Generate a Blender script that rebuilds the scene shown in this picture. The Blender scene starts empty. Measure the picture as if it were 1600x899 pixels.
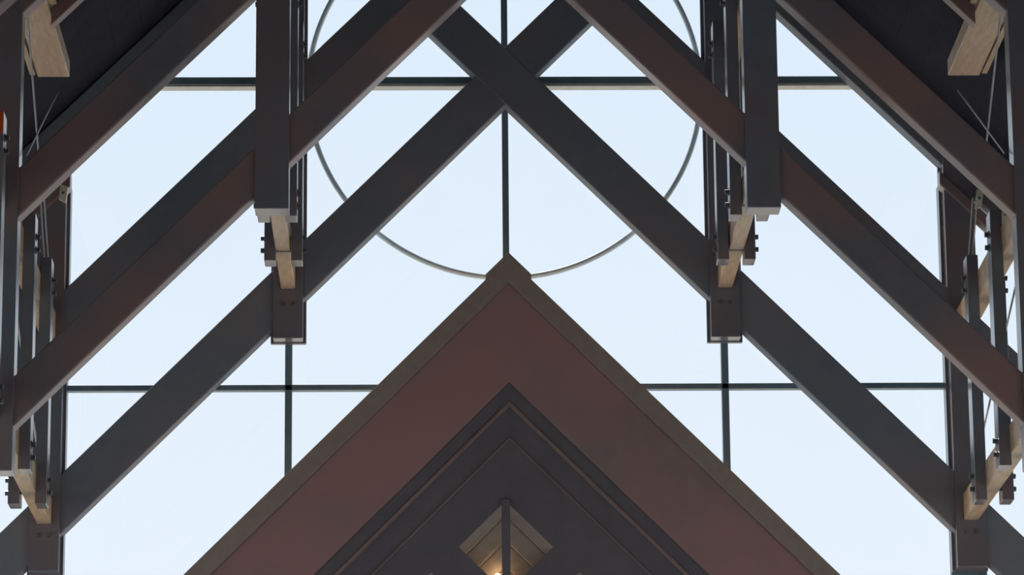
import bpy, bmesh, math, random
from mathutils import Vector, Matrix
S = bpy.context.scene
COL = S.collection
random.seed(4)

# ---------------------------------------------------------------- camera
F_PX, PITCH, YAW, ROLL = 6100.0, math.radians(14.49), math.radians(1.34), math.radians(0.5)
CAM = Vector((-0.876, -40.0, 1.6))
cam_d = bpy.data.cameras.new('camera'); cam = bpy.data.objects.new('camera', cam_d); COL.objects.link(cam)
cam_d.sensor_fit = 'HORIZONTAL'; cam_d.sensor_width = 36.0; cam_d.lens = F_PX / 1600.0 * 36.0
cam_d.clip_start = 0.1; cam_d.clip_end = 500
fh = Vector((math.sin(YAW), math.cos(YAW), 0)); r0 = Vector((math.cos(YAW), -math.sin(YAW), 0)); zz = Vector((0, 0, 1))
fw = fh * math.cos(PITCH) + zz * math.sin(PITCH); up0 = -fh * math.sin(PITCH) + zz * math.cos(PITCH)
rt = r0 * math.cos(ROLL) - up0 * math.sin(ROLL); up = r0 * math.sin(ROLL) + up0 * math.cos(ROLL)
m3 = Matrix((rt, up, -fw)).transposed()
cam.matrix_world = Matrix.Translation(CAM) @ m3.to_4x4()
S.camera = cam

# ---------------------------------------------------------------- sky, sun, exposure
S.view_settings.view_transform = 'Standard'; S.view_settings.look = 'None'
S.view_settings.gamma = 1.0; S.view_settings.use_curve_mapping = False
S.view_settings.exposure = 0.0
W = bpy.data.worlds.new('sky'); S.world = W; W.use_nodes = True
nt = W.node_tree; nt.nodes.clear()
wo = nt.nodes.new('ShaderNodeOutputWorld'); bg = nt.nodes.new('ShaderNodeBackground')
tc = nt.nodes.new('ShaderNodeTexCoord'); sp = nt.nodes.new('ShaderNodeSeparateXYZ')
ns = nt.nodes.new('ShaderNodeTexNoise'); ns.inputs['Scale'].default_value = 7.0; ns.inputs['Detail'].default_value = 3
ad = nt.nodes.new('ShaderNodeMath'); ad.operation = 'MULTIPLY_ADD'; ad.inputs[1].default_value = 0.06
cr = nt.nodes.new('ShaderNodeValToRGB'); e = cr.color_ramp.elements
e[0].position = 0.0; e[0].color = (0.80, 0.87, 0.95, 1)
e[1].position = 1.0; e[1].color = (0.45, 0.62, 0.92, 1)
x = e.new(0.20); x.color = (0.80, 0.885, 0.975, 1)
x = e.new(0.36); x.color = (0.725, 0.84, 0.962, 1)
nt.links.new(tc.outputs['Generated'], sp.inputs[0]); nt.links.new(tc.outputs['Generated'], ns.inputs['Vector'])
nt.links.new(ns.outputs[0], ad.inputs[0]); nt.links.new(sp.outputs['Z'], ad.inputs[2])
nt.links.new(ad.outputs[0], cr.inputs[0]); nt.links.new(cr.outputs[0], bg.inputs[0]); nt.links.new(bg.outputs[0], wo.inputs[0])
bg.inputs[1].default_value = 1.07
sun_d = bpy.data.lights.new('sun', 'SUN'); sun = bpy.data.objects.new('sun', sun_d); COL.objects.link(sun)
sun_d.energy = 5.0; sun_d.color = (1.0, 0.97, 0.93); sun_d.angle = math.radians(1.0)
# from beyond the glass end, high: its light falls through the glazing onto the nave floor
sun.rotation_euler = Vector((0.12, -0.62, -0.78)).to_track_quat('-Z', 'Y').to_euler()

# ---------------------------------------------------------------- materials
def wood(name, dark, light, scale=1.0, rough=0.6, red=None, axis=(1, 1, 1), spec=0.25, tint=None, redpos=(0.42, 0.66)):
    m = bpy.data.materials.new(name); m.use_nodes = True
    n = m.node_tree.nodes; l = m.node_tree.links; b = n['Principled BSDF']
    t = n.new('ShaderNodeTexCoord'); mp = n.new('ShaderNodeMapping'); mp.inputs['Scale'].default_value = [a * scale for a in axis]
    nz = n.new('ShaderNodeTexNoise'); nz.inputs['Scale'].default_value = 3.0; nz.inputs['Detail'].default_value = 8; nz.inputs['Roughness'].default_value = 0.62
    rp = n.new('ShaderNodeValToRGB'); rp.color_ramp.elements[0].color = (*dark, 1); rp.color_ramp.elements[1].color = (*light, 1)
    rp.color_ramp.elements[0].position = 0.32; rp.color_ramp.elements[1].position = 0.70
    l.new(t.outputs['Object'], mp.inputs[0]); l.new(mp.outputs[0], nz.inputs['Vector']); l.new(nz.outputs[0], rp.inputs[0])
    out = rp.outputs[0]
    if red:
        n2 = n.new('ShaderNodeTexNoise'); n2.inputs['Scale'].default_value = 0.75; n2.inputs['Detail'].default_value = 3
        l.new(t.outputs['Object'], n2.inputs['Vector'])
        r2 = n.new('ShaderNodeValToRGB'); r2.color_ramp.elements[0].position, r2.color_ramp.elements[1].position = redpos
        mx = n.new('ShaderNodeMix'); mx.data_type = 'RGBA'
        l.new(n2.outputs[0], r2.inputs[0]); l.new(r2.outputs[0], mx.inputs[0]); l.new(out, mx.inputs[6]); mx.inputs[7].default_value = (*red, 1)
        out = mx.outputs[2]
    l.new(out, b.inputs['Base Color']); b.inputs['Roughness'].default_value = rough
    b.inputs['Specular IOR Level'].default_value = spec
    if tint: b.inputs['Specular Tint'].default_value = (*tint, 1)
    bp = n.new('ShaderNodeBump'); bp.inputs['Strength'].default_value = 0.06; bp.inputs['Distance'].default_value = 0.01
    l.new(nz.outputs[0], bp.inputs['Height']); l.new(bp.outputs[0], b.inputs['Normal'])
    return m
def plain(name, c, rough=0.5, metal=0.0, emit=None, es=1.0, var=0.12, spec=0.4):
    m = wood(name, tuple(v * (1 - var) for v in c), tuple(v * (1 + var) for v in c), 2.0, rough, spec=spec)
    b = m.node_tree.nodes['Principled BSDF']; b.inputs['Metallic'].default_value = metal
    if emit: b.inputs['Emission Color'].default_value = (*emit, 1); b.inputs['Emission Strength'].default_value = es
    return m
M = {}
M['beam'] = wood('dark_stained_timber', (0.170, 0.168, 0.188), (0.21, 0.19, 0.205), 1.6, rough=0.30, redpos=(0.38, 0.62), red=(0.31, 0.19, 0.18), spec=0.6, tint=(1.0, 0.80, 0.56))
M['far_beam_veil'] = wood('far_timber_veil_tint', (0.180, 0.210, 0.242), (0.22, 0.24, 0.265), 1.6, rough=0.65, red=(0.25, 0.225, 0.235), spec=0.3)  # bluer, more matt copy of the truss timber; lens veil put into its colour
M['post'] = wood('dark_post_timber', (0.155, 0.180, 0.218), (0.19, 0.205, 0.235), 1.6, rough=0.20, red=(0.215, 0.165, 0.165), spec=0.7, tint=(1.0, 0.86, 0.62))
M['strut'] = wood('tan_timber', (0.54, 0.36, 0.22), (0.78, 0.56, 0.37), 2.2, rough=0.34, axis=(3, .5, 3), spec=0.5, tint=(1.0, 0.85, 0.6))
M['deck'] = wood('dark_roof_boards', (0.042, 0.042, 0.054), (0.056, 0.052, 0.064), 1.0, rough=0.9, spec=0.03)
M['steel'] = plain('painted_grey_steel', (0.17, 0.25, 0.29), 0.40)
M['ring'] = plain('weathered_teal_metal', (0.74, 0.86, 0.88), 0.5, 0.0, var=0.1)
M['pale_strip'] = plain('pale_strip_colour', (0.62, 0.60, 0.54), 0.5)
M['rod'] = plain('galvanised_rod', (0.42, 0.44, 0.44), 0.35, 0.6)
M['bolt'] = plain('dark_bolt_steel', (0.16, 0.17, 0.17), 0.35, 0.5)
M['cream'] = plain('cream_painted_bracket', (0.75, 0.70, 0.55), 0.5)
M['orange'] = plain('orange_patch_colour', (0.85, 0.13, 0.03), 0.5)
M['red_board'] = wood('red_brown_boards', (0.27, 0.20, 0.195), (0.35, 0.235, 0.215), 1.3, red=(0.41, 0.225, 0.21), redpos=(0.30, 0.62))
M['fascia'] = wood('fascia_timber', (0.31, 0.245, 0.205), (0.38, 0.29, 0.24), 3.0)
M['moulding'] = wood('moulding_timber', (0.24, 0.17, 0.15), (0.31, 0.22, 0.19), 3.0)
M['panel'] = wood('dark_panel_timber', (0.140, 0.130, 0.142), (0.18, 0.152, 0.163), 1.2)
M['lining'] = wood('warm_lining_boards', (0.36, 0.30, 0.24), (0.48, 0.40, 0.33), 3.0)
M['floor'] = plain('blue_tinted_floor', (0.48, 0.58, 0.70), 0.7)  # unseen floor, tinted blue to cool the light it bounces up
M['ground'] = plain('dry_ground', (0.47, 0.42, 0.34), 0.9)
M['wall'] = plain('brown_plaster', (0.25, 0.24, 0.23), 0.8)
M['bulb'] = plain('glowing_bulb', (1, .9, .7), 0.4, emit=(1.0, 0.62, 0.32), es=14.0)
g = bpy.data.materials.new('clear_glass'); g.use_nodes = True
gn = g.node_tree.nodes; gl = g.node_tree.links; gn.clear()
go = gn.new('ShaderNodeOutputMaterial'); gm = gn.new('ShaderNodeMixShader'); gt = gn.new('ShaderNodeBsdfTransparent'); gg = gn.new('ShaderNodeBsdfGlossy')
gt.inputs[0].default_value = (0.995, 0.998, 1.0, 1); gg.inputs['Roughness'].default_value = 0.02; gm.inputs[0].default_value = 0.03
gl.new(gt.outputs[0], gm.inputs[1]); gl.new(gg.outputs[0], gm.inputs[2]); gl.new(gm.outputs[0], go.inputs[0])
M['glass'] = g

# ---------------------------------------------------------------- helpers
def link(name, bm, mat, parent=None, smooth=False, bevel=0.0):
    bmesh.ops.recalc_face_normals(bm, faces=bm.faces)
    me = bpy.data.meshes.new(name); bm.to_mesh(me); bm.free(); me.materials.append(M[mat])
    if smooth:
        for p in me.polygons: p.use_smooth = True
    o = bpy.data.objects.new(name, me); COL.objects.link(o)
    if parent is not None: o.parent = parent
    if bevel:
        b = o.modifiers.new('bevel', 'BEVEL'); b.width = bevel; b.segments = 2; b.limit_method = 'ANGLE'
    return o
def prism(bm, pts, y0, y1, off=(0, 0, 0)):
    """polygon in the XZ plane pushed from y0 to y1"""
    ox, oy, oz = off
    a = [bm.verts.new((x - ox, y0 - oy, z - oz)) for x, z in pts]; b = [bm.verts.new((x - ox, y1 - oy, z - oz)) for x, z in pts]
    bm.faces.new(a); bm.faces.new(b[::-1]); n = len(pts)
    for i in range(n): bm.faces.new((a[i], b[i], b[(i + 1) % n], a[(i + 1) % n]))
def box(bm, x0, x1, y0, y1, z0, z1, off=(0, 0, 0)):
    prism(bm, [(x0, z0), (x1, z0), (x1, z1), (x0, z1)], y0, y1, off)
def cyl(bm, p, q, r, seg=12, r2=None):
    p = Vector(p); q = Vector(q); d = q - p
    mt = Matrix.Translation((p + q) / 2) @ d.to_track_quat('Z', 'Y').to_matrix().to_4x4()
    bmesh.ops.create_cone(bm, cap_ends=True, segments=seg, radius1=r, radius2=r if r2 is None else r2, depth=d.length, matrix=mt)
def empty(name, loc=(0, 0, 0), label=None, cat=None, group=None, kind=None):
    o = bpy.data.objects.new(name, None); COL.objects.link(o); o.location = loc
    return tag(o, label, cat, group, kind)
def tag(o, label=None, cat=None, group=None, kind=None):
    if label: o['label'] = label
    if cat: o['category'] = cat
    if group: o['group'] = group
    if kind: o['kind'] = kind
    return o
def B(name, mat, parent, x0, x1, y0, y1, z0, z1, bevel=0.0, off=(0, 0, 0)):
    bm = bmesh.new(); box(bm, x0, x1, y0, y1, z0, z1, off); return link(name, bm, mat, parent, bevel=bevel)
def P(name, mat, parent, pts, y0, y1, bevel=0.0, off=(0, 0, 0)):
    bm = bmesh.new(); prism(bm, pts, y0, y1, off); return link(name, bm, mat, parent, bevel=bevel)

# ---------------------------------------------------------------- the setting
XW, YB, YE = 8.75, -46.0, 0.0           # half width of the nave, back, glass end
L0, L1, L2, DECK = 13.9, 15.88, 17.86, 18.55  # z + |x| of the lower edges of the three sloping chords, and of the boards
CH = 0.67                               # chord height measured plumb
tag(B('floor', 'floor', None, -XW, XW, YB, 0.3, -0.3, 0.0), kind='structure')
tag(B('ground', 'ground', None, -150, 150, -150, 200, -0.8, -0.35), kind='structure')
tag(B('wall_left', 'wall', None, -XW - 0.3, -XW, YB, 0.3, -0.3, 1.2), kind='structure')
tag(B('wall_right', 'wall', None, XW, XW + 0.3, YB, 0.3, -0.3, 1.2), kind='structure')
tag(P('wall_back', 'wall', None, [(-XW, -0.3), (XW, -0.3), (XW, DECK - XW), (0, DECK), (-XW, DECK - XW)], YB - 0.3, YB), kind='structure')
tag(B('wall_front', 'wall', None, -XW, XW, 0.0, 0.3, 0.0, 4.0), kind='structure')
for i, s in ((2, -1), (3, 1)):            # unseen glazed long sides, made tall to let cool skylight in
    sw = empty('window_%d' % i, (s * (XW + 0.15), 0, 1.2), kind='structure'); o3 = (s * (XW + 0.15), 0, 1.2)
    ys = [YB + k * (0.3 - YB) / 9 for k in range(10)]
    for k, y in enumerate(ys): B('mullion', 'steel', sw, s * (XW + 0.15) - 0.09, s * (XW + 0.15) + 0.09, y - 0.06, y + 0.06, 1.2, DECK - XW - 0.2, 0, o3)
    for z in (1.2, 5.4, 9.5): B('transom', 'steel', sw, s * (XW + 0.15) - 0.08, s * (XW + 0.15) + 0.08, YB, 0.3, z, z + 0.09, 0, o3)
    for k in range(9):
        for z0, z1 in ((1.29, 5.4), (5.49, 9.5)): B('pane', 'glass', sw, s * (XW + 0.15) - 0.005, s * (XW + 0.15) + 0.005, ys[k] + 0.06, ys[k + 1] - 0.06, z0, z1, 0, o3)
bm = bmesh.new()                         # boarded ceiling: boards run along the nave, down both slopes
for s in (-1, 1):
    n = 34
    for i in range(n):
        t0 = i * (XW + 0.6) / n; t1 = (i + 1) * (XW + 0.6) / n - 0.002
        prism(bm, [(s * t0, DECK - t0), (s * t1, DECK - t1), (s * t1, DECK - t1 + 0.08), (s * t0, DECK - t0 + 0.08)], YB - 0.3, 0.6)
    prism(bm, [(0, DECK + 0.08), (s * (XW + 0.6), DECK + 0.08 - XW - 0.6), (s * (XW + 0.6), DECK + 0.3 - XW - 0.6), (0, DECK + 0.3)], YB - 0.3, 0.6)
tag(link('ceiling', bm, 'deck'), kind='structure')

# the glass end: mullions, columns and panes
win = empty('window_1', (0, 0, 4), kind='structure'); WO = (0, 0, 4)
B('mullion', 'steel', win, -0.034, 0.034, 0.0, 0.12, 4.0, 17.8, 0.004, WO)
for s in (-1, 1):
    B('mullion', 'steel', win, s * 2.298 - 0.037, s * 2.298 + 0.037, 0.0, 0.12, 4.0, 15.5, 0.004, WO)
    B('mullion', 'steel', win, s * 4.80 - 0.185, s * 4.80 + 0.185, 0.0, 0.12, 4.0, 13.05, 0.004, WO)
    B('transom', 'steel', win, min(s * 4.62, s * 0.034), max(s * 4.62, s * 0.034), 0.0, 0.10, 10.833, 10.892, 0.004, WO)
    B('mullion', 'steel', win, s * 7.0 - 0.04, s * 7.0 + 0.04, 0.0, 0.12, 4.0, 10.8, 0.004, WO)
B('transom', 'steel', win, -3.85, 3.85, 0.0, 0.15, 14.205, 14.28, 0.004, WO)
tag(B('transom_strip', 'pale_strip', win, -3.85, 3.85, -0.004, 0.15, 14.172, 14.205, 0.004, WO), 'pale strip under the thick transom')  # thin strip in a paler colour than the transom above
def clip(poly, s):                       # keep z + s*x <= 17.9
    out = []; f = lambda p: 17.9 - p[1] - s * p[0]
    for i, p in enumerate(poly):
        q = poly[(i + 1) % len(poly)]; a, b = f(p), f(q)
        if a >= 0: out.append(p)
        if a * b < 0: k = a / (a - b); out.append((p[0] + k * (q[0] - p[0]), p[1] + k * (q[1] - p[1])))
    return out
xs = [-8.7, -7.0, -4.8, -2.298, 0, 2.298, 4.8, 7.0, 8.7]; zs = [4.0, 10.862, 14.237, 17.9]
for i in range(len(xs) - 1):
    for j in range(3):
        pl = [(xs[i], zs[j]), (xs[i + 1], zs[j]), (xs[i + 1], zs[j + 1]), (xs[i], zs[j + 1])]
        pl = clip(clip(pl, 1), -1)
        if len(pl) > 2: P('pane', 'glass', win, pl, 0.055, 0.065, 0, WO)
bm = bmesh.new()                         # ring of the tracery
N, T, R, ZR = 160, 10, 2.11, 14.178
vs = [[bm.verts.new(((R + 0.029 * math.cos(2 * math.pi * j / T)) * math.cos(2 * math.pi * i / N), 0.09 + 0.04 * math.sin(2 * math.pi * j / T),
       ZR - 4 + (R + 0.029 * math.cos(2 * math.pi * j / T)) * math.sin(2 * math.pi * i / N))) for j in range(T)] for i in range(N)]
for i in range(N):
    for j in range(T): bm.faces.new((vs[i][j], vs[(i + 1) % N][j], vs[(i + 1) % N][(j + 1) % T], vs[i][(j + 1) % T]))
tag(link('ring', bm, 'ring', win, smooth=True), 'large slender grey-green metal ring')

# ---------------------------------------------------------------- roof trusses
def chord(parent, name, s, lo, t0, t1, y0, y1, h=CH, off=(0, 0, 0), dy=0.0, mat='beam'):
    pts = [(s * t0, lo - t0), (s * t1, lo - t1), (s * t1, lo + h - t1), (s * t0, lo + h - t0)]
    return P(name, mat, parent, pts, y0 + dy, y1 + dy, 0.014, off)
def post_bolts(parent, x, z, yf, off):
    for dx in (-0.05, 0.05):
        bm = bmesh.new(); cyl(bm, (x + dx - off[0], yf + 0.01 - off[1], z - off[2]), (x + dx - off[0], yf - 0.018 - off[1], z - off[2]), 0.022, 8)
        link('bolt', bm, 'bolt', parent)
def truss(y, label, lower=True, inner=True, backing=False):
    hh, mt = (0.64, 'far_beam_veil') if backing else (0.475, 'beam')
    off = (0, y, 8.86)
    t = empty('roof_truss', off, label, 'roof truss', 'timber roof trusses')
    TE = XW - 0.02
    for k, s in enumerate((-1, 1)):
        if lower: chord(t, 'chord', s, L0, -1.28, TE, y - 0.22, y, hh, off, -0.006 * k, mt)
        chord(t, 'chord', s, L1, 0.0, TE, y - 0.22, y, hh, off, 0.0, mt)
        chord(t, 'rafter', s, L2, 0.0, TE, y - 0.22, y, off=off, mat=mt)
        if inner:
            x = s * (2.298 if backing else 2.275); zb = 11.318
            B('post', 'post', t, x - 0.157, x + 0.157, y - 0.27, y - 0.002, zb + 0.012, DECK - 0.35 - abs(x), 0.008, off)
            if backing: B('backing_board', 'post', t, x - 0.187, x + 0.187, y - 0.07, y - 0.003, zb, DECK - 0.35 - abs(x), 0.008, off)
            if backing: post_bolts(t, x, 11.70, y - 0.27, off)
        x = s * (4.80 if backing else 4.765); zb = 8.86
        B('post', 'post', t, x - 0.157, x + 0.157, y - 0.27, y - 0.002, zb + 0.012, DECK - 0.35 - abs(x), 0.008, off)
        if backing: B('backing_board', 'post', t, x - 0.187, x + 0.187, y - 0.07, y - 0.003, zb, DECK - 0.35 - abs(x), 0.008, off)
        if backing: post_bolts(t, x, 9.24, y - 0.27, off)
        if backing:
            chord(t, 'eave_plate', s, 17.58, 4.60, 6.2, y - 0.30, y - 0.10, 0.16, off=off)
    return t
YT = [0.0, -5.03, -10.06]
truss(YT[0], 'far dark timber truss against the glass, its chords crossing inside the ring', backing=True)
truss(YT[1], 'middle dark timber truss with two heavy square-ended hanging posts, nearer than the glass')
truss(YT[2], 'nearest dark timber truss, only its outer top edges showing in the upper corners', lower=False, inner=False)

# struts running along the nave between the trusses
def strut(x, z, y0, y1, label, w=0.15, h=0.28, twin=False):
    off = (x, (y0 + y1) / 2, z - h / 2)
    o = empty('purlin', off, label, 'purlin', 'lengthwise purlins')
    if twin:
        B('board', 'strut', o, x - w / 2 + (0.0 if x > 0 else 0.08), x + w / 2 - (0.08 if x > 0 else 0.0), y0, y1, z - h / 2, z + h / 2, 0.008, off)
        xe = x + (w / 2 - 0.055 if x > 0 else -w / 2)
        xc = -math.copysign(w / 2, x) + x
        B('cleat', 'strut', o, min(xc, xc - math.copysign(0.07, x)), max(xc, xc - math.copysign(0.07, x)), y0 + 0.10, y0 + 0.42, z - h / 2 + 0.03, z + h / 2 - 0.02, 0.006, off)
        B('edge_strip', 'strut', o, xe, xe + 0.055, y0, y1, z - h / 2 + 0.02, z + h / 2, 0.006, off)
    else:
        B('board', 'strut', o, x - w / 2, x + w / 2, y0, y1, z - h / 2, z + h / 2, 0.010, off)
    return o
YF, YR = -0.275, -5.025
for s, side in ((-1, 'left'), (1, 'right')):
    strut(s * 2.298, 12.0, YR, YF, 'pale tan purlin sloping out under the ' + side + ' square-ended post of the middle truss')
    strut(s * 2.298, 13.98, YR, YF, 'upper tan purlin hidden high behind the ' + side + ' inner post')
    strut(s * 4.80, 9.50, YR, YF, 'lowest tan purlin at the outer ' + side + ' edge of the glass')
    strut(s * 4.80, 11.47, YR, YF, 'tan purlin halfway up between the hangers at the outer ' + side)
    strut(s * 4.63, 13.60, YR, -2.42, 'broad lit tan board in the upper ' + side + ' corner under the roof', 0.40, 0.17, True)  # board cut short; its missing far end stands for the fade into shade
strut(-4.80, 9.50, YT[2] + .01, YT[1] - .28, 'short tan purlin at the left margin, nearer than the outer left post')
strut(-4.80, 11.47, YT[2] + .01, YT[1] - .28, 'tan purlin beside the orange patch at the left margin')

# hangers: twin boards clasping two purlins, bolted through
def hanger(x, y, zlo, zhi, label, reps=None):
    off = (x, y, zlo); D = 0.26
    o = empty('hanger', off, label, 'hanger', 'twin-board hangers')
    for s in (-1, 1):
        a, b = sorted((x + s * 0.077, x + s * 0.192))
        B('board', 'post', o, a, b, y - D, y, zlo, zhi, 0.008, off)
    for zc in (zlo + 0.20, zhi - 0.28):
        for dz in (-0.065, 0.065):
            bm = bmesh.new()
            cyl(bm, (-0.205, -D / 2, zc + dz - zlo), (0.205, -D / 2, zc + dz - zlo), 0.014, 8)
            for s in (-1, 1):
                cyl(bm, (s * 0.190, -D / 2, zc + dz - zlo), (s * 0.198, -D / 2, zc + dz - zlo), 0.04, 12)
                cyl(bm, (s * 0.198, -D / 2, zc + dz - zlo), (s * 0.232, -D / 2, zc + dz - zlo), 0.026, 6)
            link('bolt', bm, 'bolt', o)
    return o
for s, side in ((-1, 'left'), (1, 'right')):
    for k, wh in ((1, 'farther'), (2, 'nearer')):
        y = YT[1] * k / 3
        hanger(s * 2.290, y, 11.73, 14.27, wh + ' bolted twin-board hanger behind the ' + side + ' inner post')
        hanger(s * 4.810, y, 9.24, 11.77, wh + ' bolted twin-board hanger at the outer ' + side + ' edge of the glass')
hanger(-4.765, -6.70, 9.03, 11.77, 'bolted twin-board hanger cut by the left margin, with the orange patch')

# thin bracing rods in the outer bays
def rod(p, q, label, r=0.010):
    c = (Vector(p) + Vector(q)) / 2
    bm = bmesh.new(); cyl(bm, Vector(p) - c, Vector(q) - c, r, 8)
    o = link('brace_rod', bm, 'rod'); o.location = c
    return tag(o, label, 'brace rod', 'thin bracing rods')
for s, side in ((-1, 'left'), (1, 'right')):
    xr = s * 4.575
    rod((xr, -2.10, 13.46), (xr, -5.00, 11.93), 'thin steel rod falling towards the camera in the upper ' + side + ' corner bay')
    rod((xr + s * 0.03, -4.98, 13.40), (xr + s * 0.03, -3.42, 12.25), 'thin steel rod crossing the falling rod in the upper ' + side + ' corner bay')
    rod((s * 4.80, -4.90, 11.30), (s * 4.80, YF, 9.68), 'thin steel rod running diagonally between the outer ' + side + ' hangers')
    for dx, w in ((-0.02, 'first'), (0.02, 'second')):
        rod((s * 4.70 + dx, -1.62, 11.77), (s * 4.70 + dx + s * .02, -1.98 - dx, 12.36), w + ' of the paired rods rising from the farther outer ' + side + ' hanger', 0.008)
# short jack rafters between the trusses, under the boards
for s, side in ((-1, 'left'), (1, 'right')):
    off = (s * 4.0, -4.4, 14.0)
    o = empty('jack_rafter', off, 'slim dark rafter running up from the lit board in the upper ' + side + ' corner', 'rafter', 'slim rafters in the upper corners')
    P('board', 'beam', o, [(s * 4.42, 17.79 - 4.42), (s * 2.46, 17.79 - 2.46), (s * 2.46, 17.97 - 2.46), (s * 4.42, 17.97 - 4.42)], -4.52, -4.36, 0.008, off)
def bracket(x, y, z, label):
    o = empty('bracket', (x, y, z), label, 'bracket', 'cream brackets')
    bm = bmesh.new(); prism(bm, [(-0.045, -0.06), (0.03, -0.10), (0.05, 0.07), (-0.03, 0.10)] if x < 0 else [(-0.05, -0.10), (0.02, -0.10), (0.05, 0.07), (-0.02, 0.10)], -0.03, 0.03)
    link('plate', bm, 'cream', o, bevel=0.004)
    bm = bmesh.new(); cyl(bm, (0, -0.03, 0), (0, -0.05, 0), 0.014, 8); link('bolt', bm, 'bolt', o)
bracket(-4.665, -0.36, 12.88, 'small cream bracket at the top of the outer left glass edge')
bracket(5.00, -0.36, 12.80, 'small cream bracket beside the outer right hangers')
bracket(5.27, -0.36, 12.62, 'small cream bracket lower and further right, half hidden by the right post')
o = B('orange_patch', 'orange', None, -0.09, 0.022, -0.02, 0.0, -0.10, 0.10, 0.004)  # flat orange piece added at the hanger edge for its colour alone
o.location = (-4.594, -6.96, 11.66); tag(o, 'small flat orange patch at the left margin of the view', 'plate')

# ---------------------------------------------------------------- the gabled timber screen below the glass
ZB = 0.0
scr = empty('gabled_screen', (0, -0.7, 0), 'large red-brown timber gable with stepped mouldings and diamond openings, in front of the glass', 'timber gable')
SO = (0, -0.7, 0)
def chevron(parent, name, mat, hi, lo, y0, y1, half=3.6, bevel=0.008, foot=True):
    """an inverted V between z + |x| = lo and hi, one mesh, with legs down to the floor"""
    zt = hi - half; th = (hi - lo)
    pts = [(-half, ZB), (-half, zt), (0, hi), (half, zt), (half, ZB), (half - th, ZB), (half - th, zt), (0, lo), (-half + th, zt), (-half + th, ZB)]
    bm = bmesh.new()
    prism(bm, [pts[0], pts[1], pts[8], pts[9]], y0, y1, SO); prism(bm, [pts[1], pts[2], pts[7], pts[8]], y0, y1, SO)
    prism(bm, [pts[2], pts[3], pts[6], pts[7]], y0, y1, SO); prism(bm, [pts[3], pts[4], pts[5], pts[6]], y0, y1, SO)
    bmesh.ops.remove_doubles(bm, verts=bm.verts, dist=1e-4)
    dup = {}
    for f in list(bm.faces):
        c = f.calc_center_median(); k = (round(c.x, 3), round(c.y, 3), round(c.z, 3))
        dup.setdefault(k, []).append(f)
    kill = [f for v in dup.values() if len(v) > 1 for f in v]
    bmesh.ops.delete(bm, geom=kill, context='FACES')
    return link(name, bm, mat, parent, bevel=bevel)
chevron(scr, 'fascia', 'fascia', 12.0, 11.735, -1.02, -0.62, 3.66)
chevron(scr, 'rake_board', 'red_board', 11.735, 10.69, -0.97, -0.60, 3.66 - 0.265)
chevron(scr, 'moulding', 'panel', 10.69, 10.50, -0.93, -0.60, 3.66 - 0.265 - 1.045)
chevron(scr, 'moulding', 'moulding', 10.50, 10.44, -0.945, -0.60, 3.66 - 0.265 - 1.045 - 0.19, 0.012)
P('ridge_cap', 'fascia', scr, [(-0.235, 11.815), (0, 12.05), (0.235, 11.815), (0.235, 11.76), (0, 11.995), (-0.235, 11.76)], -1.04, -0.6, 0.004, SO)
hw = 3.66 - 0.265 - 1.045 - 0.19 - 0.06
DX, DZ, DR = -0.045, 8.985, 0.485
holes = [(DX, DZ), (DX - 0.765, DZ - 0.735), (DX + 0.745, DZ - 0.735)]
bm = bmesh.new()
def loop(pts):
    v = [bm.verts.new((x, -0.90 + 0.7, z)) for x, z in pts]
    return [bm.edges.new((v[i], v[(i + 1) % len(v)])) for i in range(len(v))]
ed = loop([(-hw, ZB), (hw, ZB), (hw, 10.44 - hw), (0, 10.44), (-hw, 10.44 - hw)])
for cx, cz in holes: ed += loop([(cx - DR, cz), (cx, cz - DR), (cx + DR, cz), (cx, cz + DR)])
bmesh.ops.triangle_fill(bm, use_beauty=True, use_dissolve=False, edges=ed, normal=(0, -1, 0))
r = bmesh.ops.extrude_face_region(bm, geom=bm.faces[:])
bmesh.ops.translate(bm, verts=[v for v in r['geom'] if isinstance(v, bmesh.types.BMVert)], vec=(0, 0.06, 0))
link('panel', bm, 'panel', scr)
for s in (-1, 1):                        # thin bead across the panel
    P('bead', 'moulding', scr, [(0, 10.115), (s * hw, 10.115 - hw), (s * hw, 10.093 - hw), (0, 10.093)], -0.918, -0.895, 0, SO)
B('centre_bar', 'panel', scr, DX - 0.043, DX + 0.043, -0.935, -0.89, 6.2, 9.47, 0.006, SO)
for k in range(7):                       # boarded lining behind the openings
    hi = DZ + 0.62 - k * 0.262
    for s in (-1, 1):
        P('lining_board', 'lining', scr, [(DX, hi), (DX + s * 1.9, hi - 1.9), (DX + s * 1.9, hi - 2.16), (DX, hi - 0.26)], -0.72 + 0.022 * k, -0.64 + 0.022 * k, 0.012, SO)
for i, (cx, cz) in enumerate(holes):
    z = 8.70 if i == 0 else cz - 0.30
    nm = ('behind the centre bar of the middle diamond', 'low in the left diamond at the lower frame edge', 'low in the right diamond at the lower frame edge')[i]
    o = empty('light_bulb', (cx - 0.085, -0.71, z), 'small glowing warm bulb ' + nm, 'light bulb', 'bulbs in the diamond openings')
    bm = bmesh.new(); bmesh.ops.create_uvsphere(bm, u_segments=16, v_segments=10, radius=0.032, matrix=Matrix.Translation((0, -0.06, 0)))
    link('glass_bulb', bm, 'bulb', o, smooth=True)
    bm = bmesh.new(); cyl(bm, (0, -0.036, 0), (0, 0.02, 0), 0.022, 12); link('socket', bm, 'bolt', o)
    ld = bpy.data.lights.new('bulb_light', 'POINT'); ld.energy = 0.45; ld.color = (1.0, 0.66, 0.38); ld.shadow_soft_size = 0.035
    lo = bpy.data.objects.new('bulb_light', ld); COL.objects.link(lo); lo.parent = o; lo.location = (0, -0.06, 0.05)
